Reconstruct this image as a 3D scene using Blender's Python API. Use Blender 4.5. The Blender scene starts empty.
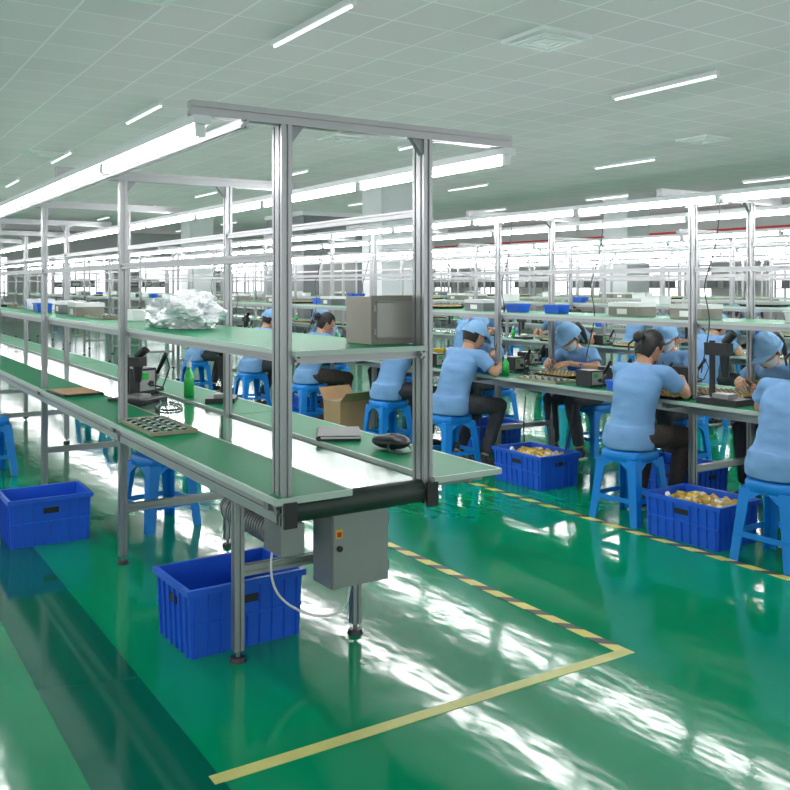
import bpy, math, random
from mathutils import Vector, Matrix, noise
random.seed(7)
S=bpy.context.scene
COL=S.collection
# ------------------------------------------------------------ materials
def mat(name,col,rough=.5,metal=0.0,emis=0,coat=0.0,noise_amt=0.0,nscale=8,bump=0.0,alpha=1.0,bscale=40,spec=.5):
    m=bpy.data.materials.new(name); m.use_nodes=True
    nt=m.node_tree; b=nt.nodes['Principled BSDF']
    b.inputs['Base Color'].default_value=(*col,1); b.inputs['Roughness'].default_value=rough
    b.inputs['Metallic'].default_value=metal; b.inputs['Specular IOR Level'].default_value=spec
    if coat: b.inputs['Coat Weight'].default_value=coat; b.inputs['Coat Roughness'].default_value=.06
    if emis:
        b.inputs['Emission Color'].default_value=(*col,1); b.inputs['Emission Strength'].default_value=emis
    if alpha<1: b.inputs['Alpha'].default_value=alpha
    if noise_amt:
        tc=nt.nodes.new('ShaderNodeTexCoord'); n=nt.nodes.new('ShaderNodeTexNoise'); n.inputs['Scale'].default_value=nscale
        n.inputs['Detail'].default_value=4
        r=nt.nodes.new('ShaderNodeMix'); r.data_type='RGBA'
        r.inputs[6].default_value=(*[c*(1-noise_amt) for c in col],1); r.inputs[7].default_value=(*[min(1,c*(1+noise_amt)) for c in col],1)
        nt.links.new(tc.outputs['Object'],n.inputs['Vector']); nt.links.new(n.outputs['Fac'],r.inputs[0]); nt.links.new(r.outputs[2],b.inputs['Base Color'])
    if bump:
        tc=nt.nodes.new('ShaderNodeTexCoord'); n=nt.nodes.new('ShaderNodeTexNoise'); n.inputs['Scale'].default_value=bscale
        bp=nt.nodes.new('ShaderNodeBump'); bp.inputs['Strength'].default_value=bump; bp.inputs['Distance'].default_value=.02
        nt.links.new(tc.outputs['Object'],n.inputs['Vector']); nt.links.new(n.outputs['Fac'],bp.inputs['Height']); nt.links.new(bp.outputs['Normal'],b.inputs['Normal'])
    return m
M={}
M['alu']=mat('aluminium',(.38,.385,.39),.36,.7,noise_amt=.05)
M['alud']=mat('aluminium_dark',(.25,.26,.27),.45,.6)
M['green']=mat('green_esd_mat',(.0,.21,.085),.42,0,noise_amt=.06,nscale=3,spec=.14)
M['belt']=mat('green_belt',(.04,.27,.15),.15,0,coat=.6)
M['edge']=mat('pale_edge_band',(.45,.56,.50),.4)
M['black']=mat('black_plastic',(.015,.015,.017),.4)
M['rubber']=mat('black_rubber',(.02,.035,.03),.5)
M['white']=mat('white_plastic',(.8,.8,.8),.4)
M['housing']=mat('lamp_housing',(.70,.72,.73),.35)
M['tube']=mat('fluorescent_tube',(1,.985,1.0),.4,emis=34)
M['ctube']=mat('ceiling_tube',(1,1,1),.4,emis=1.3)
M['blue']=mat('blue_plastic',(.015,.12,.70),.36,noise_amt=.08)
M['stool']=mat('stool_blue_plastic',(.008,.24,.74),.3)
M['steel']=mat('stainless_sheet',(.30,.31,.305),.38,.45,noise_amt=.06)
M['grey']=mat('grey_paint',(.30,.30,.29),.5)
M['beige']=mat('beige_grey_paint',(.24,.215,.18),.45,noise_amt=.08)
M['panel']=mat('enclosure_panel',(.36,.34,.31),.35,.3,noise_amt=.1)
M['card']=mat('cardboard',(.42,.27,.14),.8,noise_amt=.15)
M['brass']=mat('brass_parts',(.62,.42,.10),.4,.2,noise_amt=.3,nscale=50)
M['yellow']=mat('yellow_plastic',(.75,.50,.03),.4)
M['red']=mat('red_paint',(.6,.03,.03),.4)
M['bag']=mat('plastic_bag_film',(.80,.82,.84),.25,coat=.5)
M['shirt']=mat('light_blue_cloth',(.17,.34,.60),.85,noise_amt=.12,nscale=7,bump=.3,bscale=14)
M['cap']=mat('pale_blue_cloth',(.23,.44,.70),.85,noise_amt=.06,bump=.4,bscale=25)
M['skin']=mat('skin',(.58,.32,.20),.5,noise_amt=.06)
M['lips']=mat('lips',(.42,.13,.10),.5)
M['hair']=mat('black_hair',(.012,.010,.010),.45,noise_amt=.3,nscale=60)
M['eye']=mat('eye_white',(.8,.8,.8),.2)
M['iris']=mat('eye_dark',(.01,.008,.006),.2)
M['mask']=mat('face_mask_cloth',(.72,.76,.80),.8)
M['pants']=mat('dark_trousers',(.05,.053,.065),.85,noise_amt=.25,nscale=10,bump=.5,bscale=16)
M['jeans']=mat('patterned_trousers',(.06,.045,.04),.85,noise_amt=.6,nscale=40)
M['shoe']=mat('shoe_leather',(.03,.03,.035),.4)
M['wall']=mat('wall_paint',(.60,.61,.60),.7,noise_amt=.03,nscale=1)
M['column']=mat('column_paint',(.62,.64,.65),.6,noise_amt=.03)
M['dgrey']=mat('dark_grey_panel',(.16,.17,.18),.5,noise_amt=.05)
M['frame']=mat('window_frame_white',(.6,.6,.6),.4)
M['paper']=mat('paper',(.8,.8,.78),.7)
M['pcb']=mat('circuit_board_green',(.03,.16,.07),.35,noise_amt=.3,nscale=60)
M['tan']=mat('tan_tray',(.40,.36,.25),.5,noise_amt=.1)
M['greenbottle']=mat('green_bottle',(.03,.45,.08),.2)

def floor_mat():
    m=bpy.data.materials.new('green_epoxy_floor'); m.use_nodes=True; nt=m.node_tree; b=nt.nodes['Principled BSDF']
    tc=nt.nodes.new('ShaderNodeTexCoord')
    n=nt.nodes.new('ShaderNodeTexNoise'); n.inputs['Scale'].default_value=.8; n.inputs['Detail'].default_value=3
    nt.links.new(tc.outputs['Object'],n.inputs['Vector'])
    mx=nt.nodes.new('ShaderNodeMix'); mx.data_type='RGBA'
    mx.inputs[6].default_value=(.0,.23,.095,1); mx.inputs[7].default_value=(.0,.33,.15,1)
    nt.links.new(n.outputs['Fac'],mx.inputs[0])
    nt.links.new(mx.outputs[2],b.inputs['Base Color'])
    b.inputs['Roughness'].default_value=.095
    b.inputs['Specular IOR Level'].default_value=.52
    n2=nt.nodes.new('ShaderNodeTexNoise'); n2.inputs['Scale'].default_value=4.5; n2.inputs['Detail'].default_value=2
    mp=nt.nodes.new('ShaderNodeMapping'); mp.inputs['Scale'].default_value=(1.6,.7,1)
    nt.links.new(tc.outputs['Object'],mp.inputs[0]); nt.links.new(mp.outputs[0],n2.inputs['Vector'])
    bp=nt.nodes.new('ShaderNodeBump'); bp.inputs['Strength'].default_value=.12; bp.inputs['Distance'].default_value=.02
    nt.links.new(n2.outputs['Fac'],bp.inputs['Height']); nt.links.new(bp.outputs['Normal'],b.inputs['Normal'])
    return m
def ceil_mat():
    m=bpy.data.materials.new('ceiling_tiles'); m.use_nodes=True; nt=m.node_tree; b=nt.nodes['Principled BSDF']
    tc=nt.nodes.new('ShaderNodeTexCoord')
    br=nt.nodes.new('ShaderNodeTexBrick'); br.offset=0; br.squash=1
    br.inputs['Scale'].default_value=1; br.inputs['Brick Width'].default_value=.6; br.inputs['Row Height'].default_value=.6
    br.inputs['Mortar Size'].default_value=.012; br.inputs['Mortar Smooth'].default_value=.2
    br.inputs['Color1'].default_value=(.84,.73,.76,1); br.inputs['Color2'].default_value=(.78,.68,.71,1); br.inputs['Mortar'].default_value=(.97,.90,.93,1)
    nt.links.new(tc.outputs['Object'],br.inputs['Vector'])
    nt.links.new(br.outputs['Color'],b.inputs['Base Color'])
    b.inputs['Roughness'].default_value=.8
    return m
def tape_mat():
    m=bpy.data.materials.new('hazard_tape'); m.use_nodes=True; nt=m.node_tree; b=nt.nodes['Principled BSDF']
    tc=nt.nodes.new('ShaderNodeTexCoord'); w=nt.nodes.new('ShaderNodeTexWave'); w.bands_direction='DIAGONAL'
    w.inputs['Scale'].default_value=3.2
    nt.links.new(tc.outputs['Object'],w.inputs['Vector'])
    r=nt.nodes.new('ShaderNodeValToRGB'); r.color_ramp.interpolation='CONSTANT'
    r.color_ramp.elements[0].color=(.03,.04,.03,1); r.color_ramp.elements[1].position=.35; r.color_ramp.elements[1].color=(.72,.66,.16,1)
    nt.links.new(w.outputs['Fac'],r.inputs[0]); nt.links.new(r.outputs[0],b.inputs['Base Color']); b.inputs['Roughness'].default_value=.35
    return m
M['floor']=floor_mat(); M['ceil']=ceil_mat(); M['tape']=tape_mat()
M['floord']=mat('dark_green_floor',(.0,.13,.085),.10,coat=.3)  # darker green used for the floor strip
M['tapey']=mat('yellow_floor_tape',(.62,.62,.20),.4,noise_amt=.2)

# ------------------------------------------------------------ mesh builder
class MB:
    def __init__(s): s.v=[];s.f=[];s.m=[];s.sm=[];s.mats=[]
    def mi(s,k):
        if k not in s.mats: s.mats.append(k)
        return s.mats.index(k)
    def add(s,vs,fs,k,T=None,smooth=False):
        o=len(s.v)
        if T is not None: vs=[T@Vector(p) for p in vs]
        s.v+= [tuple(p) for p in vs]; i=s.mi(k)
        for f in fs: s.f.append([o+a for a in f]); s.m.append(i); s.sm.append(smooth)
    def box(s,x0,x1,y0,y1,z0,z1,k,T=None):
        s.hexa([(x0,y0,z0),(x1,y0,z0),(x1,y1,z0),(x0,y1,z0)],[(x0,y0,z1),(x1,y0,z1),(x1,y1,z1),(x0,y1,z1)],k,T)
    def hexa(s,b,t,k,T=None):
        s.add(list(b)+list(t),[(3,2,1,0),(4,5,6,7),(0,1,5,4),(1,2,6,5),(2,3,7,6),(3,0,4,7)],k,T)
    def cyl(s,p0,p1,r0,r1=None,k='alu',n=12,T=None,caps=True):
        r1=r0 if r1 is None else r1
        p0=Vector(p0);p1=Vector(p1);d=(p1-p0).normalized()
        a=d.orthogonal().normalized(); b=d.cross(a)
        vs=[]
        for p,r in((p0,r0),(p1,r1)):
            for i in range(n):
                t=2*math.pi*i/n; vs.append(p+a*r*math.cos(t)+b*r*math.sin(t))
        fs=[(i,(i+1)%n,n+(i+1)%n,n+i) for i in range(n)]
        s.add(vs,fs,k,T,True)
        if caps: s.add(vs,[tuple(range(n-1,-1,-1)),tuple(range(n,2*n))],k,T,False)
    def tube(s,pts,r,k,n=8,T=None):
        for a,b in zip(pts[:-1],pts[1:]): s.cyl(a,b,r,r,k,n,T)
        for a in pts[1:-1]: s.ell(a,(r,r,r),k,8,6,T)
    def ell(s,c,r,k,nu=16,nv=10,T=None,R=None):
        vs=[];fs=[]
        for j in range(nv+1):
            ph=math.pi*j/nv
            for i in range(nu):
                th=2*math.pi*i/nu
                p=Vector((r[0]*math.sin(ph)*math.cos(th),r[1]*math.sin(ph)*math.sin(th),r[2]*math.cos(ph)))
                if R is not None: p=R@p
                vs.append(p+Vector(c))
        for j in range(nv):
            for i in range(nu):
                fs.append((j*nu+i,(j+1)*nu+i,(j+1)*nu+(i+1)%nu,j*nu+(i+1)%nu))
        s.add(vs,fs,k,T,True)
    def cap(s,p0,p1,r0,r1,k='skin',n=14):
        p0=Vector(p0);p1=Vector(p1); s.cyl(p0,p1,r0,r1,k,n); s.ell(p0,(r0,)*3,k,n,8); s.ell(p1,(r1,)*3,k,n,8)
    def loft(s,rings,k,n=20,T=None,smooth=True,power=1.0):
        vs=[];fs=[]
        for c,rx,ry in rings:
            for i in range(n):
                t=2*math.pi*i/n; cx=math.cos(t); sy=math.sin(t)
                cx=math.copysign(abs(cx)**power,cx); sy=math.copysign(abs(sy)**power,sy)
                vs.append(Vector(c)+Vector((rx*cx,ry*sy,0)))
        for j in range(len(rings)-1):
            for i in range(n): fs.append((j*n+i,j*n+(i+1)%n,(j+1)*n+(i+1)%n,(j+1)*n+i))
        fs.append(tuple(range(n-1,-1,-1))); L=(len(rings)-1)*n; fs.append(tuple(range(L,L+n)))
        s.add(vs,fs,k,T,smooth)
    def rects(s,rings,k,T=None):
        vs=[];fs=[]
        for hx,hy,z in rings: vs+=[(-hx,-hy,z),(hx,-hy,z),(hx,hy,z),(-hx,hy,z)]
        for j in range(len(rings)-1):
            for i in range(4): fs.append((j*4+i,j*4+(i+1)%4,(j+1)*4+(i+1)%4,(j+1)*4+i))
        fs.append((3,2,1,0)); L=(len(rings)-1)*4; fs.append((L,L+1,L+2,L+3))
        s.add(vs,fs,k,T)
    def prof(s,axis,c,a,b,k='alu',w=.04,h=None):
        h=h or w; pts=[]
        for q in range(4):
            hw=(w if q%2==0 else h)/2; hh=(h if q%2==0 else w)/2
            for u,v in((hw,-hh),(hw,-.005),(hw-.007,-.005),(hw-.007,.005),(hw,.005)):
                for _ in range(q): u,v=-v,u
                pts.append((u,v))
        n=len(pts); vs=[]
        for t in(a,b):
            for u,v in pts:
                if axis=='z': vs.append((c[0]+u,c[1]+v,t))
                elif axis=='y': vs.append((c[0]+u,t,c[1]+v))
                else: vs.append((t,c[0]+u,c[1]+v))
        fs=[(i,(i+1)%n,n+(i+1)%n,n+i) for i in range(n)]+[tuple(range(n-1,-1,-1)),tuple(range(n,2*n))]
        s.add(vs,fs,k)
    def mesh(s,name):
        me=bpy.data.meshes.new(name); me.from_pydata(s.v,[],s.f)
        for k in s.mats: me.materials.append(M[k])
        me.polygons.foreach_set('material_index',s.m); me.polygons.foreach_set('use_smooth',s.sm); me.update()
        return me
def put(name,me,loc=(0,0,0),rz=0,sc=None,bevel=0):
    o=bpy.data.objects.new(name,me); COL.objects.link(o); o.location=loc; o.rotation_euler=(0,0,rz)
    if sc: o.scale=sc
    if bevel:
        b=o.modifiers.new('bevel','BEVEL'); b.width=bevel; b.segments=2; b.limit_method='ANGLE'; b.angle_limit=.7
    return o

# ------------------------------------------------------------ room
X0,X1,Y0,Y1,ZC=-5.0,23.0,-6.0,40.0,3.8
b=MB(); b.box(X0-.2,X1+.2,Y0-.2,Y1+.2,-.2,0,'floor'); put('floor',b.mesh('floor'))
b=MB(); b.box(X0-.2,X1+.2,Y0-.2,Y1+.2,ZC,ZC+.2,'ceil'); put('ceiling',b.mesh('ceiling'))
def wall(name,axis,pos,a,bb,zlo,zhi,wins,th=.2):
    m=MB()
    def bx(u0,u1,z0,z1,k='wall',t0=0,t1=th):
        if axis=='x': m.box(pos+t0,pos+t1,u0,u1,z0,z1,k)
        else: m.box(u0,u1,pos+t0,pos+t1,z0,z1,k)
    bx(a,bb,0,zlo); bx(a,bb,zhi,ZC)
    last=a
    for (w0,w1) in wins: bx(last,w0,zlo,zhi); last=w1
    bx(last,bb,zlo,zhi)
    put(name,m.mesh(name))
    fm=MB()
    for (w0,w1) in wins:
        n=max(1,round((w1-w0)/1.2))
        for q in range(n+1):
            u=w0+(w1-w0)*q/n; u=min(max(u,w0+.025),w1-.025)
            if axis=='x': fm.box(pos+.07,pos+.13,u-.025,u+.025,zlo,zhi,'frame')
            else: fm.box(u-.025,u+.025,pos+.07,pos+.13,zlo,zhi,'frame')
        for z in(zlo+.025,zhi-.025,(zlo+zhi)/2+.3):
            if axis=='x': fm.box(pos+.07,pos+.13,w0,w1,z-.025,z+.025,'frame')
            else: fm.box(w0,w1,pos+.07,pos+.13,z-.025,z+.025,'frame')
    put('window_'+{'wall_left':'1','wall_right':'2','wall_far':'3','wall_behind':'4'}[name],fm.mesh('window'))
wall('wall_left','x',X0-.2,Y0,Y1,.9,3.2,[(y,y+4.2) for y in (-5,0,5,10,15,20,25,30,35)])  # out-of-view side wall; wide window openings added to let sky light in
wall('wall_right','x',X1,Y0,Y1,1.0,2.6,[(y,y+2.6) for y in (0,4.5,9,13.5,18,22.5,27,31.5,35.5)])
wall('wall_far','y',Y1,X0,X1,1.0,2.7,[(x,x+2.6) for x in (-4,0,4,8,12,16)])
wall('wall_behind','y',Y0-.2,X0,X1,.7,3.3,[(x,x+4.4) for x in (-4.5,.5,5.5,10.5,15.5)])  # unseen wall behind the camera; its big windows are added for daylight
b=MB(); b.box(X1-.02,X1,Y0,Y1,2.95,3.2,'red'); put('trim_1',b.mesh('trim_red_band'))
b=MB(); b.box(.68,1.03,1.0,16,0,.0012,'floord'); put('dark_floor_band',b.mesh('floor_band'))  # thin strip of darker green laid along the floor
def tape(x0,x1,y0,y1):
    m=MB(); m.box(x0,x1,y0,y1,0,.0025,'tape'); put('hazard_floor_tape',m.mesh('hazard_tape'))
tape(2.745,2.80,2.62,12); tape(4.14,4.195,-1,9)
b=MB(); b.box(1.0,2.80,2.565,2.618,0,.0025,'tapey'); put('yellow_floor_tape',b.mesh('yellow_tape'))
for (x,y,w) in [(10.3,16.4,.8),(10.3,28,.8),(17.6,16.4,.8),(3.2,24,.5),(17.6,26,.8),(17.4,8,.7)]:
    m=MB(); m.box(-w/2,w/2,-w/2,w/2,0,ZC,'column'); m.box(-w/2-.03,w/2+.03,-w/2-.03,w/2+.03,0,.15,'grey'); m.box(-w/2-.04,w/2+.04,-w/2-.04,w/2+.04,ZC-.12,ZC,'column')
    put('structural_column',m.mesh('column'),(x,y,0))
m=MB(); m.box(-.9,.9,-1,1,0,3.1,'dgrey'); m.box(-.95,.95,-1.05,1.05,3.1,3.2,'column'); m.box(-.5,.5,-1.03,-1,0,2.1,'column'); m.box(-.44,.44,-1.05,-1.03,.03,2.04,'grey'); m.cyl((.36,-1.05,1.0),(.36,-1.09,1.0),.02,None,'steel',10)
put('equipment_cabin',m.mesh('equipment_cabin'),(10.25,19.5,0))
m=MB(); m.box(-.03,.03,-.75,.75,-.05,0,'housing'); m.cyl((0,-.72,-.062),(0,.72,-.062),.014,None,'ctube',8); cf=m.mesh('ceiling_strip_light')
for x in (3.6,8.1,12.6,17.1,21):
    for y in (2.2,7.0,11.8,16.6,21.4,26.2,31,36):
        put('ceiling_strip_light',cf,(x,y,ZC))
m=MB()
m.box(-.3,.3,-.3,.3,-.03,0,'white')
for q in (.24,.17,.10): 
    m.rects([(q,q,-.035),(q,q,-.045),(q-.04,q-.04,-.045),(q-.04,q-.04,-.03)],'white')
cv=m.mesh('ceiling_air_vent')
for x,y in [(2.1,6.9),(5.7,6.3),(6.9,12.3),(11.7,9.3),(3.3,16.5)]:
    put('ceiling_air_vent',cv,(x,y,ZC))

# ------------------------------------------------------------ assembly line
def line_mesh(L,bl,br,pl=-.3,pr=.3,rail=(-.645,.715),first_short=True,lights=(-.615,.69)):
    m=MB()
    T=.76
    py=[.04+2*i for i in range(int((L-.05)//2)+1)]
    m.prof('y',(pl,.70),0,L,'alu',.04,.08); m.prof('y',(pr,.70),0,L,'alu',.04,.08)
    m.box(pl+.06,pr-.02,.05,L-.05,.735,.748,'belt')
    m.box(pl+.03,pr-.02,.05,L-.05,.66,.675,'alud')
    m.cyl((pl+.02,.05,.705),(pr-.02,.05,.705),.045,None,'rubber',20)
    m.cyl((pl-.03,.05,.705),(pr+.03,.05,.705),.014,None,'alud',10)
    m.cyl((pl+.02,L-.05,.705),(pr-.02,L-.05,.705),.045,None,'rubber',20)
    for x in(pl,pr): m.box(x-.025,x+.025,-.012,0,.655,.745,'black')
    for (x0,x1) in (bl,br):
        y=0
        while y<L-.01:
            y2=min(y+2,L)
            m.box(x0+.012,x1-.012,y+.004,y2-.004,.742,T,'green')
            m.box(x0,x0+.012,y,y2,.738,T+.001,'edge'); m.box(x1-.012,x1,y,y2,.738,T+.001,'edge')
            y=y2
        m.box(x0,x1,-.004,.004,.738,T+.001,'edge')
        for y in py: m.box(x0+.02,x1-.02,y+.06,y+.10,.70,.742,'alud')
    for i,y in enumerate(py):
        for x in(pl,pr):
            z0=.66 if (i==0 and first_short) else .045
            m.prof('z',(x,y),z0,2.06,'alu')
            if i==0: m.prof('z',(x,y+.04),.742,2.06,'alu')
            if z0<.1:
                m.cyl((x,y,0),(x,y,.018),.032,.028,'black',14); m.cyl((x,y,.018),(x,y,.05),.008,None,'alud',8)
        if i==0 and first_short:
            for x in(pl+.03,pr-.03):
                m.prof('z',(x,y+.49),.045,.70,'alu'); m.cyl((x,y+.49,0),(x,y+.49,.02),.034,.028,'black',14); m.cyl((x,y+.49,.02),(x,y+.49,.05),.009,None,'alud',8)
            m.prof('x',(y+.49,.36),pl+.05,pr-.05,'alu',.04)
        else:
            m.prof('x',(y,.30),pl+.02,pr-.02,'alu',.04)
        m.prof('x',(y,2.085),rail[0],rail[1],'alu',.045,.05)
        m.prof('x',(y,1.235),pl+.02,pr-.02,'alu',.03,.03)
        for x,sg in((pl,1),(pr,-1)):
            m.hexa([(x+sg*.02,y-.012,2.0),(x+sg*.024,y-.012,2.0),(x+sg*.024,y+.012,2.0),(x+sg*.02,y+.012,2.0)],[(x+sg*.02,y-.012,2.06),(x+sg*.07,y-.012,2.06),(x+sg*.07,y+.012,2.06),(x+sg*.02,y+.012,2.06)],'alud')
    m.prof('y',(pl-.165,2.045),0,L,'alu',.03)
    m.prof('y',(pl,1.60),.08,L,'alu',.03); m.prof('y',(pr,1.78),.08,L,'alu',.03)
    m.prof('y',(pl+.035,1.235),0,L,'alu',.028); m.prof('y',(pr-.035,1.235),0,L,'alu',.028)
    m.box(pl+.02,pr-.02,.0,L,1.252,1.268,'green'); m.box(pl+.02,pr-.02,-.006,0,1.25,1.269,'edge'); m.box(pl+.016,pl+.02,0,L,1.25,1.269,'edge')
    for x in lights:
        m.box(x-.03,x+.03,.0,L,2.03,2.058,'housing')
        y=.03
        while y+1.15<L:
            m.cyl((x,y,2.008),(x,y+1.14,2.008),.015,None,'tube',6)
            for q in(y-.012,y+1.14): m.box(x-.016,x+.016,q,q+.014,1.99,2.03,'white')
            y+=1.2
    return m.mesh('assembly_line_workbench')
L1X,L1Y=1.675,2.83
put('assembly_line_workbench',line_mesh(28,(-.355,-.05),(.315,.645)),(L1X,L1Y,0))
sym=line_mesh(32,(-.5,-.23),(.33,.5),rail=(-.62,.62),first_short=False,lights=(-.59,.59))
L2X=5.1
for i,x in enumerate((L2X,8.5,12.0,15.3)): put('assembly_line_workbench',sym,(x,-.14+ (0,.7,.2,1.1)[i],0))

m=MB(); m.box(-.13,.13,0,.15,0,.31,'steel'); m.box(-.125,.125,-.012,0,.005,.305,'steel')
m.cyl((-.10,-.012,.16),(-.10,-.022,.16),.012,None,'black',12); m.box(-.115,-.085,-.0135,-.012,.2,.235,'yellow'); m.box(-.11,-.09,-.0145,-.0135,.205,.225,'red')
for z in(.06,.25): m.cyl((.128,-.006,z-.02),(.128,-.006,z+.02),.006,None,'alud',8)
m.box(-.1,-.06,.02,.13,.31,.35,'alud'); m.box(.06,.1,.02,.13,.31,.35,'alud')
m.cyl((0,.075,-.02),(0,.075,0),.015,None,'black',10)
put('electrical_control_box',m.mesh('control_box'),(1.81,3.09,.31),bevel=.003)
m=MB(); m.box(-.05,.05,0,.16,-.06,.06,'steel'); m.cyl((0,.16,0),(0,.60,0),.055,None,'grey',20)
for i in range(16): m.cyl((0,.18+i*.024,0),(0,.19+i*.024,0),.062,None,'steel',20)
m.cyl((0,.60,0),(0,.65,0),.058,.045,'alud',20); m.box(-.04,.04,.3,.4,.05,.09,'black'); m.box(-.055,.055,.0,.6,.085,.155,'alud')
put('conveyor_gear_motor',m.mesh('gear_motor'),(1.555,3.17,.505))
def cable(name,pts,r,k):
    c=bpy.data.curves.new(name,'CURVE'); c.dimensions='3D'; c.bevel_depth=r; c.bevel_resolution=2
    sp=c.splines.new('NURBS'); sp.points.add(len(pts)-1)
    for p,q in zip(sp.points,pts): p.co=(*q,1)
    sp.use_endpoint_u=True; sp.order_u=4; c.materials.append(M[k]); o=bpy.data.objects.new(name,c); COL.objects.link(o); return o
cable('power_cable',[(1.81,3.165,.29),(1.82,3.2,.18),(1.74,3.22,.14),(1.6,3.27,.19),(1.5,3.3,.30),(1.53,3.3,.45)],.005,'white')
rc=random.Random(21)
for q in range(5):
    y0=5.0+q*.55; pts=[(4.8,y0,.6),(4.75,y0,.25)]
    x,y=4.75,y0
    for i in range(6): x+=rc.uniform(-.15,.12); y+=rc.uniform(-.15,.2); pts.append((x,y,.006))
    cable('floor_cable',pts,.006,'black')
for q in range(10):
    y=2.6+q*1.1; x=4.85+rc.uniform(-.05,.1)
    cable('hanging_tool_cable',[(x,y,2.04),(x+.02,y+.03,1.7),(x-.10,y+.10,1.5),(x+.02,y+.05,1.3),(x-.16,y,1.05),(x-.18,y,.95)],.004,'black')

# ------------------------------------------------------------ stool / crate / small goods
def stool_mesh():
    m=MB()
    m.loft([((0,0,.375),.150,.150),((0,0,.435),.146,.146),((0,0,.447),.140,.140),((0,0,.45),.125,.125)],'stool',28,power=.42)
    m.cyl((0,0,.4495),(0,0,.4508),.022,None,'black',12)
    for a in range(4):
        R=Matrix.Rotation(a*math.pi/2,4,'Z')
        for sgn in(1,-1):
            tx,bx=.146*sgn,.185*sgn; wi,wb=.065*sgn,.05*sgn
            m.hexa([(bx,-.185,0),(bx-wb,-.185,0),(bx-wb,-.175,0),(bx,-.175,0)],[(tx,-.148,.40),(tx-wi,-.148,.40),(tx-wi,-.138,.40),(tx,-.138,.40)],'stool',R)
        for sgn in(1,-1):
            m.hexa([(.10*sgn,-.1535,.33),(.085*sgn,-.1535,.34),(.085*sgn,-.1435,.34),(.10*sgn,-.1435,.33)],[(.09*sgn,-.149,.385),(.02*sgn,-.149,.385),(.02*sgn,-.139,.385),(.09*sgn,-.139,.385)],'stool',R)
        m.box(-.15,.15,-.172,-.164,.135,.165,'stool',R)
    return m.mesh('plastic_stool')
SM=stool_mesh()
def stool(x,y,rz=0): return put('plastic_stool',SM,(x,y,0),rz)
def crate_mesh(fill=None):
    m=MB(); hx,hy=.275,.195
    m.rects([(hx*.93,hy*.93,0),(hx*.97,hy*.97,.225),(hx*.97+.014,hy*.97+.014,.227),(hx*.97+.014,hy*.97+.014,.25),(hx*.97-.006,hy*.97-.006,.25),(hx*.92-.006,hy*.92-.006,.012)],'blue')
    for sy in(-1,1):
        for i in range(9):
            x=-.24+i*.06
            if abs(x)<.05: z1=.12
            else: z1=.226
            m.hexa([(x-.003,sy*hy*.93,0),(x+.003,sy*hy*.93,0),(x+.003,sy*(hy*.93+.009),0),(x-.003,sy*(hy*.93+.009),0)][::1],[(x-.003,sy*hy*.965,z1),(x+.003,sy*hy*.965,z1),(x+.003,sy*(hy*.965+.011),z1),(x-.003,sy*(hy*.965+.011),z1)],'blue')
        m.box(-hx*.96,hx*.96,sy*hy*.955-.006,sy*hy*.955+.009*1,.115,.125,'blue')
        m.box(-.05,.05,sy*(hy*.965)-.003,sy*(hy*.965)+.004,.165,.195,'black')
    for sx in(-1,1):
        for i in range(6):
            y=-.15+i*.06
            m.hexa([(sx*hx*.93,y-.003,0),(sx*hx*.93,y+.003,0),(sx*(hx*.93+.009),y+.003,0),(sx*(hx*.93+.009),y-.003,0)],[(sx*hx*.965,y-.003,.226),(sx*hx*.965,y+.003,.226),(sx*(hx*.965+.011),y+.003,.226),(sx*(hx*.965+.011),y-.003,.226)],'blue')
        m.box(sx*hx*.965-.004,sx*hx*.965+.005,-.045,.045,.165,.195,'black')
    if fill:
        rnd=random.Random(3)
        m.box(-hx*.9,hx*.9,-hy*.9,hy*.9,.012,.18,'beige')
        for i in range(90):
            x=rnd.uniform(-.22,.22); y=rnd.uniform(-.14,.14); z=.195+rnd.random()*.03
            a=Vector((rnd.uniform(-1,1),rnd.uniform(-1,1),rnd.uniform(-.3,.3))).normalized()*.025
            m.cyl(Vector((x,y,z))-a,Vector((x,y,z))+a,.016,None,rnd.choice(fill),8)
    return m.mesh('plastic_crate')
CM=crate_mesh(); CF=crate_mesh(['brass','yellow','white','brass'])
def crate(x,y,rz=0,full=False,sc=None): return put('plastic_crate',CF if full else CM,(x,y,0),rz,sc)
crate(1.49,3.66,0.03,sc=(.95,1,1.12)); crate(1.13,5.63,.0,sc=(.84,.9,1.1))
crate(4.42,3.53,math.pi/2+.05,True,sc=(.95,1,1)); crate(4.60,5.20,math.pi/2,True); crate(5.15,4.3,math.pi/2+.1); crate(4.6,2.1,math.pi/2)
crate(4.75,9.3,math.pi/2,True); crate(5.15,6.5,.1)
stool(1.80,5.55,.2); stool(1.12,7.75,.1); stool(1.05,8.6,0); stool(1.1,9.6,.3); stool(1.12,10.6); stool(1.12,11.7,.2)
for y in (6.6,7.8,8.7,9.9): stool(2.75,y+1.0,.1*y)

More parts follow.
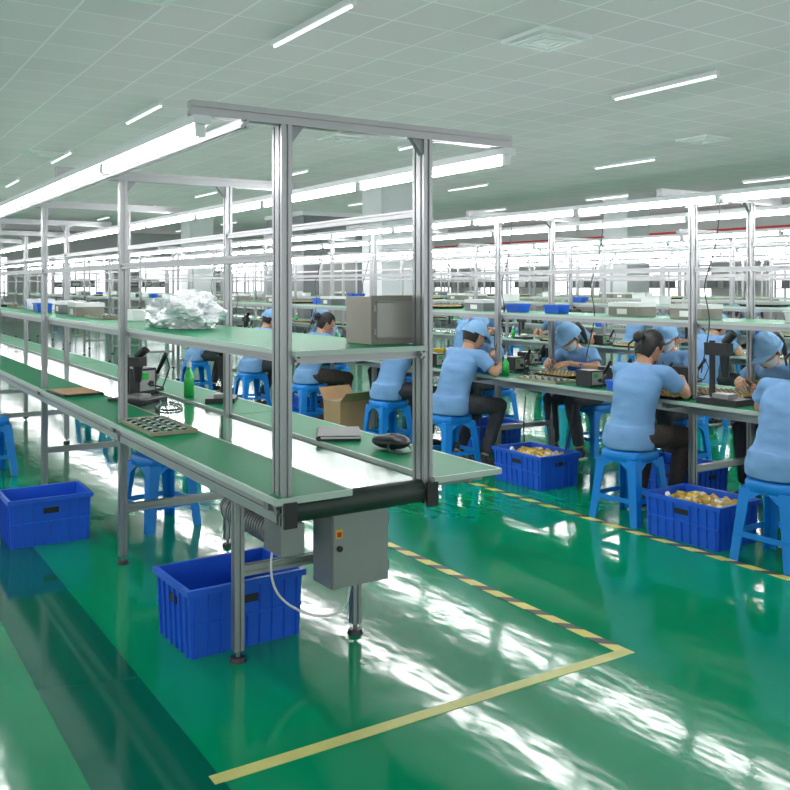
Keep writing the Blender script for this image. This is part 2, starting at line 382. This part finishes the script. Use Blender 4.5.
def bin_mesh(col):
    m=MB(); m.rects([(.055,.08,0),(.06,.09,.06),(.066,.096,.062),(.066,.096,.07),(.056,.086,.07),(.05,.075,.006)],col); 
    for i in range(8):
        m.cyl((-.03+.02*(i%4),-.04+.05*(i//4),.03),(-.03+.02*(i%4),-.01+.05*(i//4),.05),.012,None,'brass',8)
    return m.mesh('parts_bin')
def tray_mesh(part):
    m=MB(); m.rects([(.13,.19,0),(.14,.2,.022),(.132,.192,.022),(.125,.185,.005)],'black')
    for i in range(6):
        for j in range(9):
            x=-.105+i*.042;y=-.165+j*.041
            m.cyl((x,y,.005),(x,y,.03),.017,.013,part,10); m.cyl((x,y,.03),(x,y,.042),.005,None,'steel',6)
    return m.mesh('component_tray')
def pcb_tray():
    m=MB(); m.rects([(.10,.21,0),(.105,.215,.02),(.098,.208,.02),(.095,.205,.006)],'tan')
    for i in range(3):
        for j in range(6):
            x=-.064+i*.064; y=-.17+j*.068
            m.box(x-.027,x+.027,y-.03,y+.03,.006,.014,'pcb'); m.box(x-.015,x+.0,y-.015,y+.0,.014,.022,'black'); m.cyl((x+.014,y+.012,.014),(x+.014,y+.012,.026),.006,None,'steel',8); m.box(x-.02,x+.02,y+.02,y+.026,.014,.019,'white')
    return m.mesh('circuit_board_tray')
def cbox_mesh():
    m=MB(); m.box(-.15,.15,-.11,.11,0,.16,'card'); m.box(-.15,.15,-.02,.02,.16,.1612,'tan')
    m.hexa([(-.15,-.11,.16),(.15,-.11,.16),(.15,-.105,.16),(-.15,-.105,.16)],[(-.15,-.19,.20),(.15,-.19,.20),(.15,-.187,.203),(-.15,-.187,.203)],'card')
    m.hexa([(-.15,.105,.16),(.15,.105,.16),(.15,.11,.16),(-.15,.11,.16)],[(-.15,.18,.21),(.15,.18,.21),(.15,.183,.207),(-.15,.183,.207)],'card')
    return m.mesh('cardboard_box')
def wbox_mesh(k):
    m=MB(); m.box(-.1,.1,-.14,.14,0,.09,k); m.box(-.103,.103,-.143,.143,.07,.1,'white'); m.box(-.104,-.103,-.05,.05,.015,.055,'paper'); return m.mesh('storage_carton')
def fixture_mesh():
    m=MB(); m.box(-.09,.09,-.11,.11,0,.03,'black'); m.cyl((0,.07,.03),(0,.07,.30),.016,None,'black',12); m.box(-.03,.03,-.03,.10,.23,.29,'black')
    m.cyl((0,-.0,.24),(0,0,.13),.026,.018,'black',14); m.cyl((0,0,.29),(0,-.05,.34),.022,None,'black',12); m.box(-.045,.045,-.045,.045,.03,.05,'steel')
    m.cyl((.03,.05,.26),(.055,.05,.26),.02,None,'grey',12); return m.mesh('inspection_microscope')
def bottle_mesh():
    m=MB(); m.loft([((0,0,0),.028,.028),((0,0,.1),.028,.028),((0,0,.125),.012,.012),((0,0,.14),.010,.010)],'greenbottle',14); m.cyl((0,0,.14),(0,0,.165),.013,None,'white',12); m.cyl((0,0,.165),(.02,0,.19),.003,None,'white',6); return m.mesh('dispensing_bottle')
def driver_mesh():
    m=MB(); m.cyl((0,0,0),(0,0,.01),.05,None,'black',16); m.cyl((0,0,.01),(0,0,.26),.006,None,'steel',8); m.cyl((0,0,.25),(0,-.09,.27),.006,None,'steel',8)
    m.cyl((0,-.09,.29),(0,-.09,.14),.018,.013,'black',12); m.cyl((0,-.09,.14),(0,-.09,.10),.004,None,'steel',6); return m.mesh('electric_screwdriver_stand')
def solder_mesh():
    m=MB(); m.box(-.06,.06,-.08,.08,.006,.12,'black'); m.box(-.05,.05,-.083,-.08,.02,.11,'grey'); m.cyl((.02,-.083,.05),(.02,-.095,.05),.014,None,'black',12); m.box(-.035,.005,-.085,-.083,.07,.10,'greenbottle')
    for x in(-.05,.05):
        for y in(-.07,.07): m.cyl((x,y,0),(x,y,.006),.008,None,'rubber',8)
    m.box(.08,.14,-.05,.05,0,.02,'black'); m.cyl((.11,.02,.02),(.11,-.03,.09),.014,.02,'steel',12); m.cyl((.11,-.03,.09),(.11,-.10,.18),.010,.013,'black',10); m.tube([(.11,-.10,.18),(.10,-.14,.12),(.07,-.12,.03),(.0,-.08,.05)],.004,'black',6)
    return m.mesh('soldering_station')
BINS=[bin_mesh('blue'),bin_mesh('yellow'),bin_mesh('white')]; TR=[tray_mesh('brass'),tray_mesh('steel')]; CB=cbox_mesh(); WB=[wbox_mesh('beige'),wbox_mesh('dgrey'),wbox_mesh('white')]
FX=fixture_mesh(); BT=bottle_mesh(); DR=driver_mesh(); SD=solder_mesh(); PT=pcb_tray()
ZT=.762; ZS=1.2695
HL={'parts_bin':.11,'storage_carton':.15,'component_tray':.205,'cardboard_box':.2,'circuit_board_tray':.22,'soldering_station':.13,'electric_screwdriver_stand':.1,'dispensing_bottle':.04,'inspection_microscope':.12}
rnd=random.Random(11)
def scatter(cx,y0,y1,xs,z,kinds,gap):
    y=y0
    while y<y1:
        n,me=rnd.choice(kinds); h=HL[n]+.02; y+=h
        put(n,me,(cx+rnd.choice(xs),y,z),rnd.uniform(-.06,.06)); y+=h+gap*rnd.uniform(0,2)
shelfk=[('parts_bin',BINS[0]),('storage_carton',WB[0]),('storage_carton',WB[1]),('storage_carton',WB[2]),('component_tray',TR[1]),('component_tray',TR[0]),('circuit_board_tray',PT),('parts_bin',BINS[2]),('circuit_board_tray',PT)]
tabk=[('component_tray',TR[0]),('component_tray',TR[0]),('soldering_station',SD),('electric_screwdriver_stand',DR),('soldering_station',SD),('parts_bin',BINS[0]),('dispensing_bottle',BT),('inspection_microscope',FX),('circuit_board_tray',PT)]
scatter(L1X,5.3,20,(-.05,0,.08),ZS,shelfk,.12)
for X in (L2X,8.5,12.0): scatter(X,1.5,22,(-.05,0,.08),ZS,shelfk,.25)
for n,me,y,s in (('component_tray',TR[0],2.72,1),('parts_bin',BINS[1],3.15,1),('inspection_microscope',FX,3.60,1.3),('component_tray',TR[0],4.08,1)):
    put(n,me,(L2X-.37,y,ZT),.03,(1 if s>1 else s,s,s))
scatter(L2X,4.32,20,(-.375,),ZT,tabk,.12); scatter(L2X,2.2,14,(.415,),ZT,[('parts_bin',BINS[1]),('soldering_station',SD),('dispensing_bottle',BT),('electric_screwdriver_stand',DR),('parts_bin',BINS[0])],.25)
scatter(L2X,2.4,16,(0.05,),.749,[('component_tray',TR[0]),('component_tray',TR[0]),('soldering_station',SD),('parts_bin',BINS[2]),('inspection_microscope',FX)],.15)
for X in (8.5,12.0): scatter(X,2.2,18,(-.365,),ZT,tabk,.4)
m=MB()
m.box(-.135,.135,0,.19,0,.185,'beige')
m.box(-.14,.14,-.014,0,-.0,.19,'beige'); m.box(-.112,.112,-.0165,-.014,.028,.162,'panel')
for x0,x1,z0,z1 in((-.118,.118,.162,.168),(-.118,.118,.022,.028),(-.118,-.112,.022,.168),(.112,.118,.022,.168)): m.box(x0,x1,-.019,-.014,z0,z1,'grey')
m.cyl((.10,-.0165,.09),(.10,-.026,.09),.009,None,'black',10)
for z in(.05,.14): m.cyl((-.125,-.018,z-.012),(-.125,-.018,z+.012),.005,None,'steel',8)
put('metal_enclosure_box',m.mesh('enclosure'),(1.925,2.975,ZS),bevel=.002)
put('circuit_board_tray',PT,(1.475,4.60,ZT),0,(1.15,1.3,1))
m=MB(); m.box(-.13,.13,-.19,.19,0,.014,'black'); m.box(-.12,.12,-.18,.18,.014,.018,'card'); m.cyl((-.13,-.19,.012),(-.13,.19,.012),.008,None,'black',8); put('ring_binder',m.mesh('binder'),(1.47,6.35,ZT),.1)
m=MB(); m.box(-.1,.1,-.14,.14,0,.01,'black'); m.box(-.095,.1,-.135,.135,.01,.02,'paper'); m.box(-.1,.1,-.14,.14,.02,.024,'black'); m.cyl((-.1,-.14,.012),(-.1,.14,.012),.012,None,'black',8); put('ring_binder',m.mesh('binder'),(2.14,3.85,ZT),-.5)
m=MB(); m.ell((0,0,.035),(.06,.10,.035),'black',20,12)
me=m.mesh('tool_pouch')
for v in me.vertices:
    n=noise.noise(v.co*18); v.co+=v.co.normalized()*n*.014; v.co.z=max(0,v.co.z)
put('tool_pouch',me,(2.17,3.42,ZT),.4)
cable('pouch_strap',[(2.15,3.38,.80),(2.10,3.36,.79),(2.08,3.3,.772),(2.12,3.22,.772),(2.2,3.28,.772),(2.22,3.36,.78)],.004,'black')
put('inspection_microscope',FX,(1.72,5.75,.749),.6,(1.3,1.3,1)); put('soldering_station',SD,(1.85,6.2,.749),.4,(1.3,1.3,1.5)); put('dispensing_bottle',BT,(2.06,5.75,ZT),0,(1.2,1.2,1.4)); put('inspection_microscope',FX,(2.15,5.4,ZT),-.5)
cable('equipment_cable',[(1.72,5.8,.78),(1.85,5.7,.77),(1.80,5.5,.756),(1.68,5.35,.756),(1.75,5.15,.756),(1.9,5.3,.756),(1.88,5.6,.756)],.006,'black')
me=bpy.data.meshes.new('plastic_bag'); import bmesh
bm=bmesh.new(); bmesh.ops.create_icosphere(bm,subdivisions=5,radius=1)
for v in bm.verts:
    p=v.co.copy(); n=noise.fractal(p*1.8,1,2,5); r=1+.35*n+.12*abs(noise.noise(p*7))
    v.co=Vector((p.x*.17*r,p.y*.30*r,max(-.0,(p.z*.11*r)+.08)))
for f in bm.faces: f.smooth=False
bm.to_mesh(me); me.materials.append(M['bag']); put('plastic_bag',me,(1.68,4.75,ZS))
put('cardboard_box',CB,(4.40,7.75,.0),.1,(1.25,1.3,2.3))
def rack():
    m=MB()
    for x in(-.9,.9):
        for y in(-.22,.22): m.box(x-.02,x+.02,y-.02,y+.02,0,2.0,'steel')
    r=random.Random(5)
    for z in(.2,.8,1.4,1.95):
        m.box(-.92,.92,-.24,.24,z,z+.03,'grey')
        if z<1.9:
            x=-.8
            while x<.75:
                w=r.uniform(.15,.35); h=r.uniform(.15,.4); m.box(x,x+w,-.2,.18,z+.03,z+.03+h,r.choice(['card','dgrey','black','white','grey','blue'])); m.box(x+.02,x+w-.02,-.203,-.2,z+.07,z+.07+h*.4,'paper'); x+=w+.03
    return m.mesh('storage_rack')
RK=rack()
for y in (6,9,11.4,14,17,19.4,22,25,28,31): put('storage_rack',RK,(21.9,y,0),math.pi/2)
for x in (2,5,9,12,15): put('storage_rack',RK,(x,38.8,0),0)
m=MB(); m.box(-.5,.5,-.25,0,0,.32,'white'); m.box(-.46,.46,-.26,-.25,.03,.08,'black'); put('wall_air_conditioner',m.mesh('air_conditioner'),(1.5,Y1,3.0)); 
m=MB(); m.rects([(.14,.14,0),(.14,.14,.02)],'red'); m.cyl((0,0,.02),(0,0,.55),.08,None,'red',16); m.ell((0,0,.55),(.08,.08,.05),'red'); m.cyl((0,0,.58),(0,0,.66),.02,None,'black',8); m.box(-.02,.08,-.01,.01,.64,.67,'black'); m.tube([(.03,0,.64),(.11,0,.55),(.10,0,.3)],.01,'black')
put('fire_extinguisher',m.mesh('extinguisher'),(17.4,7.3,0))

# ------------------------------------------------------------ people
def remeshed(mb,vox,it=4,fac=.5):
    me=mb.mesh('tmp'); o=bpy.data.objects.new('tmp',me); COL.objects.link(o)
    r=o.modifiers.new('r','REMESH'); r.mode='VOXEL'; r.voxel_size=vox
    s=o.modifiers.new('s','SMOOTH'); s.iterations=it; s.factor=fac
    dg=bpy.context.evaluated_depsgraph_get(); dg.update()
    e=o.evaluated_get(dg); m2=e.to_mesh()
    vs=[v.co.copy() for v in m2.vertices]; fs=[tuple(p.vertices) for p in m2.polygons]
    e.to_mesh_clear(); bpy.data.objects.remove(o); bpy.data.meshes.remove(me)
    return vs,fs
def hand(side,curl=.5):
    m=MB(); s=side
    m.cap((0,-.02,0),(0,.02,0),.021,.022)
    for i,x in enumerate((-.028,-.010,.009,.026)):
        m.cap((x*.6,.015,0),(x,.078-.004*abs(i-1),.0),.014,.0115)
    L=[(.036,.023,.019),(.041,.027,.020),(.038,.025,.019),(.029,.019,.017)]
    for i,x in enumerate((-.030,-.010,.010,.028)):
        p=Vector((x,.080-.005*abs(i-1),.0)); a=-curl*(.5+.1*i); sp=x*2.5
        for q,l in enumerate(L[i]):
            d=Vector((math.sin(sp)*math.cos(a),math.cos(a),math.sin(a))); p2=p+d*l
            m.cap(p,p2,.0092-.0009*q,.0085-.0009*q,n=8); p=p2; a-=curl*.75
    p=Vector((-.022,.022,-.006)); 
    for d,l,r in((Vector((-.7,.6,-.35)),.038,.0125),(Vector((-.45,.8,-.45)),.030,.0105),(Vector((-.15,.85,-.45)),.024,.009)):
        p2=p+d.normalized()*l; m.cap(p,p2,r,r*.88,n=8); p=p2
    for i in range(len(m.v)): m.v[i]=(m.v[i][0]*s,m.v[i][1],m.v[i][2])
    if s<0: m.f=[f[::-1] for f in m.f]
    return remeshed(m,.0042,2,.5)
HANDS={1:hand(1,.55),-1:hand(-1,.55)}
def headpts(kf,nu=40,nv=32,grow=0.0,sel=None):
    vs=[];fs=[]
    def P(th,ph):
        x=math.sin(ph)*math.cos(th); y=math.sin(ph)*math.sin(th); z=math.cos(ph)
        hx,hy,hz=.076+grow,.094+grow,.118+grow
        X=hx*x;Y=hy*y;Z=hz*z
        if z<0:
            t=-z; X*=1-.30*t**1.4
            if y<0: Y*=1-.35*t
            else: Y*=1-.10*t*t
        if z>.2: X*=1.03
        if y>0 and grow<.012:
            g=lambda cx,cz,sx,sz: math.exp(-((X-cx)/sx)**2-((Z-cz)/sz)**2)
            Y+= .020*g(0,-.022,.012,.020)+.008*g(0,.004,.009,.022)
            Y-= .009*(g(.031,.006,.016,.013)+g(-.031,.006,.016,.013))
            Y+= .004*g(0,.030,.05,.010)+.006*g(0,-.063,.022,.012)+.007*g(0,-.098,.022,.016)
            Y+= .003*(g(.04,-.025,.02,.02)+g(-.04,-.025,.02,.02))
        return Vector((X,Y,Z)),(x,y,z)
    dirs=[]
    for j in range(nv+1):
        for i in range(nu):
            p,d=P(2*math.pi*i/nu,math.pi*j/nv); vs.append(p); dirs.append(d)
    for j in range(nv):
        for i in range(nu):
            f=(j*nu+i,(j+1)*nu+i,(j+1)*nu+(i+1)%nu,j*nu+(i+1)%nu)
            if sel:
                c=[sum(dirs[a][q] for a in f)/4 for q in range(3)]
                if not sel(*c): continue
            fs.append(f)
    return vs,fs
def person(name,lean=14,headpitch=28,headyaw=0,hairk='short',cap=True,mask=False,wide=1.0,legs='pants',elbow=((-.27,.24,.79),(.27,.25,.79)),wrist=((-.12,.42,.83),(.13,.43,.84)),knees=((-.13,.40,.50),(.13,.41,.50)),ank=((-.12,.30,.09),(.13,.36,.09))):
    out=MB(); W=wide
    R=Matrix.Translation((0,0,.53))@Matrix.Rotation(-math.radians(lean),4,'X')@Matrix.Translation((0,0,-.53))
    U=lambda p: R@Vector((p[0]*W,p[1],p[2]))
    sh=[U((-.175,.03,.955)),U((.175,.03,.955))]
    neck0=U((0,.02,.98)); hc=U((0,.065,1.120)); 
    el=[Vector(e) for e in elbow]; wr=[Vector(w) for w in wrist]
    kn=[Vector(k) for k in knees]; an=[Vector(a) for a in ank]
    spine=[((0,-.01,.47),.15,.115),((0,-.01,.53),.172,.130),((0,.0,.62),.150,.108),((0,-.005,.72),.142,.104),((0,.0,.83),.165,.116),((0,.01,.91),.172,.102),((0,.015,.96),.135,.080),((0,.015,.995),.07,.06)]
    def tl(g,k,z0=None,mbb=None,flare=0):
        rings=[]
        for c,rx,ry in spine:
            if z0 and c[2]<z0: continue
            rings.append((R@Vector(c),(rx+g)*W,ry+g))
        mbb.loft(rings,k,24)
    bd=MB(); tl(-.008,'skin',None,bd)
    bd.cap(neck0-Vector((0,0,.02)),hc+Vector((0,-.03,-.045)),.052,.050)
    for i in(0,1):
        bd.cap(sh[i],el[i],.044,.036); bd.cap(el[i],wr[i],.036,.023); mid=el[i].lerp(wr[i],.3); bd.ell(mid,(.038,.038,.038),'skin')
        h=Vector(((-.09,.09)[i],0,.53)); bd.cap(h,kn[i],.075,.05); bd.cap(kn[i],an[i],.048,.032)
        bd.cap(U(((-.08,.08)[i],.02,.95)),sh[i],.05,.045)
    vs,fs=remeshed(bd,.012,5); out.add(vs,fs,'skin',None,True)
    s=MB(); tl(.010,'shirt',None,s)
    hem=[((0,-.015,.455),.178*W,.140),((0,-.01,.53),.184*W,.144),((0,.0,.60),.165*W,.125)]
    s.loft(hem,'shirt',24)
    for i in(0,1):
        s.ell(sh[i],(.060,.058,.055),'shirt'); 
        e=sh[i].lerp(el[i],.68); s.cyl(sh[i],e,.060,.062,'shirt',16); s.cyl(U(((-.07,.07)[i],.02,.945)),sh[i],.058,.056,'shirt',16); s.ell(U(((-.07,.07)[i],.02,.945)),(.058,)*3,'shirt')
    s.cyl(neck0-Vector((0,.0,.03)),neck0+Vector((0,.012,.022)),.070,.062,'shirt',18)
    for q in range(3): s.ell(R@Vector((0,.0,.60+q*.05)),((.158)*W,.122-.004*q,.014),'shirt')
    vs,fs=remeshed(s,.010,4)
    def fold(v):
        a=noise.noise(Vector((v.x*6,v.y*6,v.z*22))); c=noise.noise(v*11+Vector((7,0,0)))
        return Vector((a*.4+c,c*.6+a,0))*.008
    vs=[v+fold(v) for v in vs]
    out.add(vs,fs,'shirt',None,True)
    s=MB(); s.loft([((0,-.01,.452),.15*W,.12),((0,-.01,.50),.178*W,.138),((0,0,.58),.165*W,.125)],legs,24)
    for i in(0,1):
        h=Vector(((-.09,.09)[i],0,.535)); s.ell(h,(.09,.09,.08),legs); s.cyl(h,kn[i],.088,.066,legs,18); s.ell(kn[i],(.066,.066,.066),legs)
        a=kn[i].lerp(an[i],.93); s.cyl(kn[i],a,.064,.050,legs,18)
    vs,fs=remeshed(s,.012,4)
    vs=[v+Vector((noise.noise(v*13),noise.noise(v*13+Vector((5,0,0))),0))*.008 for v in vs]
    for v in vs: v.z=v.z if v.z<.40 or (abs(v.y)>.17) else max(v.z,.4515)
    out.add(vs,fs,legs,None,True)
    for i in(0,1):
        a=an[i]; s=MB(); dx=(-.02,.02)[i]
        s.ell((a.x,a.y-.02,.042),(.036,.05,.042),'shoe'); s.ell((a.x+dx*.5,a.y+.06,.036),(.040,.07,.036),'shoe'); s.ell((a.x+dx,a.y+.13,.028),(.042,.058,.028),'shoe'); s.cap(a,(a.x,a.y-.01,.05),.036,.036,'shoe')
        vs,fs=remeshed(s,.009,3)
        for v in vs: v.z=max(0.0,v.z)
        out.add(vs,fs,'shoe',None,True)
        out.box(a.x-.036,a.x+.036,a.y-.06,a.y+.17,0,.012,'white')
    for i,sd in((0,-1),(1,1)):
        d=(wr[i]-el[i]).normalized(); d=(d+Vector(((.25,-.25)[i],.3,-.45))).normalized()
        z=Vector((0,0,1)); xx=d.cross(z).normalized(); zz=xx.cross(d).normalized()
        T=Matrix(((xx.x,d.x,zz.x,wr[i].x),(xx.y,d.y,zz.y,wr[i].y),(xx.z,d.z,zz.z,wr[i].z),(0,0,0,1)))@Matrix.Rotation(math.radians((-35,35)[i]),4,'Y')
        vs,fs=HANDS[sd]; out.add(vs,fs,'skin',T,True)
    H=Matrix.Translation(hc)@Matrix.Rotation(math.radians(headyaw),4,'Z')@Matrix.Rotation(-math.radians(headpitch),4,'X')
    vs,fs=headpts(0); out.add(vs,fs,'skin',H,True)
    for sx in(-1,1):
        out.ell((sx*.031,.082,.006),(.013,.008,.008),'eye',12,8,H); out.ell((sx*.031,.0895,.005),(.0055,.003,.006),'iris',10,6,H)
        out.ell((sx*.031,.0875,.0135),(.015,.006,.003),'skin',12,6,H); out.ell((sx*.032,.092,.028),(.018,.004,.0035),'hair',12,6,H)
        out.ell((sx*.078,-.004,-.004),(.010,.018,.030),'skin',12,10,H); out.ell((sx*.083,.001,-.004),(.006,.009,.018),'lips',10,8,H)
        out.ell((sx*.008,.108,-.030),(.008,.010,.007),'skin',10,6,H)
    out.ell((0,.0965,-.060),(.021,.006,.0035),'lips',14,6,H); out.ell((0,.0965,-.066),(.018,.006,.004),'lips',14,6,H)
    def hs(x,y,z):
        if z>.52: return True
        if hairk=='short': return (y<.25 and z>-.05 and not(y>-.1 and z<.1)) or (y<-.2 and z>-.5)
        return (y<.30 and z>-.0) or (y<-.12 and z>-.62)
    vs,fs=headpts(0,grow=.011,sel=hs)
    vs=[v*(1+.02*noise.noise(v*60)) for v in vs]; out.add(vs,fs,'hair',H,True)
    if hairk=='bun':
        out.ell((0,-.118,.015),(.040,.034,.044),'hair',16,12,H); out.ell((0,-.10,.01),(.03,.035,.03),'hair',12,8,H); out.cyl((0,-.092,.012),(0,-.102,.012),.032,None,'jeans',14,H)
        for sx in(-1,1): out.tube([(sx*.03,-.11,.0),(sx*.05,-.12,-.05),(sx*.03,-.115,-.09)],.007,'hair',6,H)
    if hairk=='pony':
        pts=[(0,-.10,.04),(0,-.14,.03),(0,-.155,-.03),(0,-.145,-.10),(0,-.13,-.17)]; rr=[.024,.03,.03,.024,.01]
        for a,c,r0,r1 in zip(pts[:-1],pts[1:],rr[:-1],rr[1:]): out.cyl(a,c,r0,r1,'hair',12,H); out.ell(c,(r1,)*3,'hair',12,8,H)
    if cap:
        vs,fs=headpts(0,grow=.024,sel=lambda x,y,z: z>.22+.12*y)
        vs=[Vector((v.x,v.y,v.z*(1.05))) for v in vs]; out.add(vs,fs,'cap',H,True)
        vs,fs=headpts(0,grow=.028,sel=lambda x,y,z: .12+.12*y<z<.36+.12*y); out.add(vs,fs,'cap',H,True)
        n=14; top=[];
        for j,(rad) in enumerate((0,.06)):
            for i in range(n+1):
                t=math.radians(25+130*i/n); bx=.098*math.cos(t); by=.112*math.sin(t); e=rad*math.sin(math.pi*i/n)**.6
                top.append((bx+e*.25*math.cos(t),by+e*1.0*math.sin(t),.040-.25*e))
        vs=top+[(p[0],p[1],p[2]-.004) for p in top]; q=n+1; fs=[]
        for i in range(n): fs.append((i,i+1,q+i+1,q+i)); fs.append((2*q+i,3*q+i,3*q+i+1,2*q+i+1)); fs.append((q+i,q+i+1,3*q+i+1,3*q+i))
        out.add(vs,fs,'cap',H,True)
    if mask:
        vs,fs=headpts(0,grow=.007,sel=lambda x,y,z: y>.18 and -.93<z<-.10); vs=[Vector((v.x,v.y+(.006 if v.y>0 else 0),v.z)) for v in vs]; out.add(vs,fs,'mask',H,True)
        for sx in(-1,1): out.tube([(sx*.068,.045,-.02),(sx*.083,.0,.01)],.0015,'mask',6,H)
    return out.mesh(name)
PA=person('worker_man',lean=18,headpitch=28,hairk='short',cap=True,wide=1.10,ank=((-.13,.16,.09),(.13,.25,.09)))
PB=person('worker_woman',lean=14,headpitch=34,headyaw=-12,hairk='bun',cap=False,wide=.97,legs='jeans',ank=((-.10,.22,.09),(.11,.32,.09)),elbow=((-.25,.27,.79),(.24,.26,.80)),wrist=((-.10,.45,.86),(.10,.43,.88)))
PC=person('worker_capped',lean=20,headpitch=36,hairk='bun',cap=True,wide=1.0,legs='pants')
PD=person('worker_masked',lean=24,headpitch=38,hairk='pony',cap=True,mask=True,wide=.95)
PE=person('worker_masked2',lean=14,headpitch=26,headyaw=15,hairk='short',cap=True,mask=True,wide=1.02)
def worker(me,x,y,face=1,rz=0,st=True):
    a=(-math.pi/2 if face>0 else math.pi/2)+rz
    put('factory_worker',me,(x,y,.0),a)
    if st: stool(x,y,rz)
NX=4.40
worker(PC,4.39,2.99,1,.05); worker(PB,NX,4.07,1,.12); worker(PA,4.34,5.95,1,0)
worker(PC,NX,7.0,1); worker(PB,NX,8.6,1); worker(PA,NX,10.1,1); worker(PC,NX,12.0,1)
FX2=5.82
worker(PD,FX2,5.8,-1); worker(PE,FX2,4.85,-1,.1); worker(PD,FX2,3.85,-1); worker(PE,FX2,7.2,-1); worker(PD,FX2,8.8,-1); worker(PE,FX2,10.6,-1)
for i,(x,f) in enumerate(((7.78,1),(9.22,-1),(11.28,1),(12.72,-1))):
    for j in range(5):
        worker([PA,PC,PB,PE,PD][(i*2+j)%5] if f>0 else [PD,PE][(i+j)%2],x,4.1+i*.9+j*2.1+.3*((i*j)%3),f)

# ------------------------------------------------------------ world, camera
w=bpy.data.worlds.new('World'); S.world=w; w.use_nodes=True
bg=w.node_tree.nodes['Background']; bg.inputs[0].default_value=(.94,.96,1,1); bg.inputs[1].default_value=2.1
cd=bpy.data.cameras.new('camera'); co=bpy.data.objects.new('camera',cd); COL.objects.link(co)
co.location=(0,0,1.5); co.rotation_euler=(math.pi/2,0,-math.radians(32.6)); cd.sensor_width=36; cd.lens=900/790*36; cd.shift_y=-110/790
cd.clip_end=200; S.camera=co
S.view_settings.view_transform='Standard'; S.view_settings.look='None'; S.view_settings.exposure=0.25
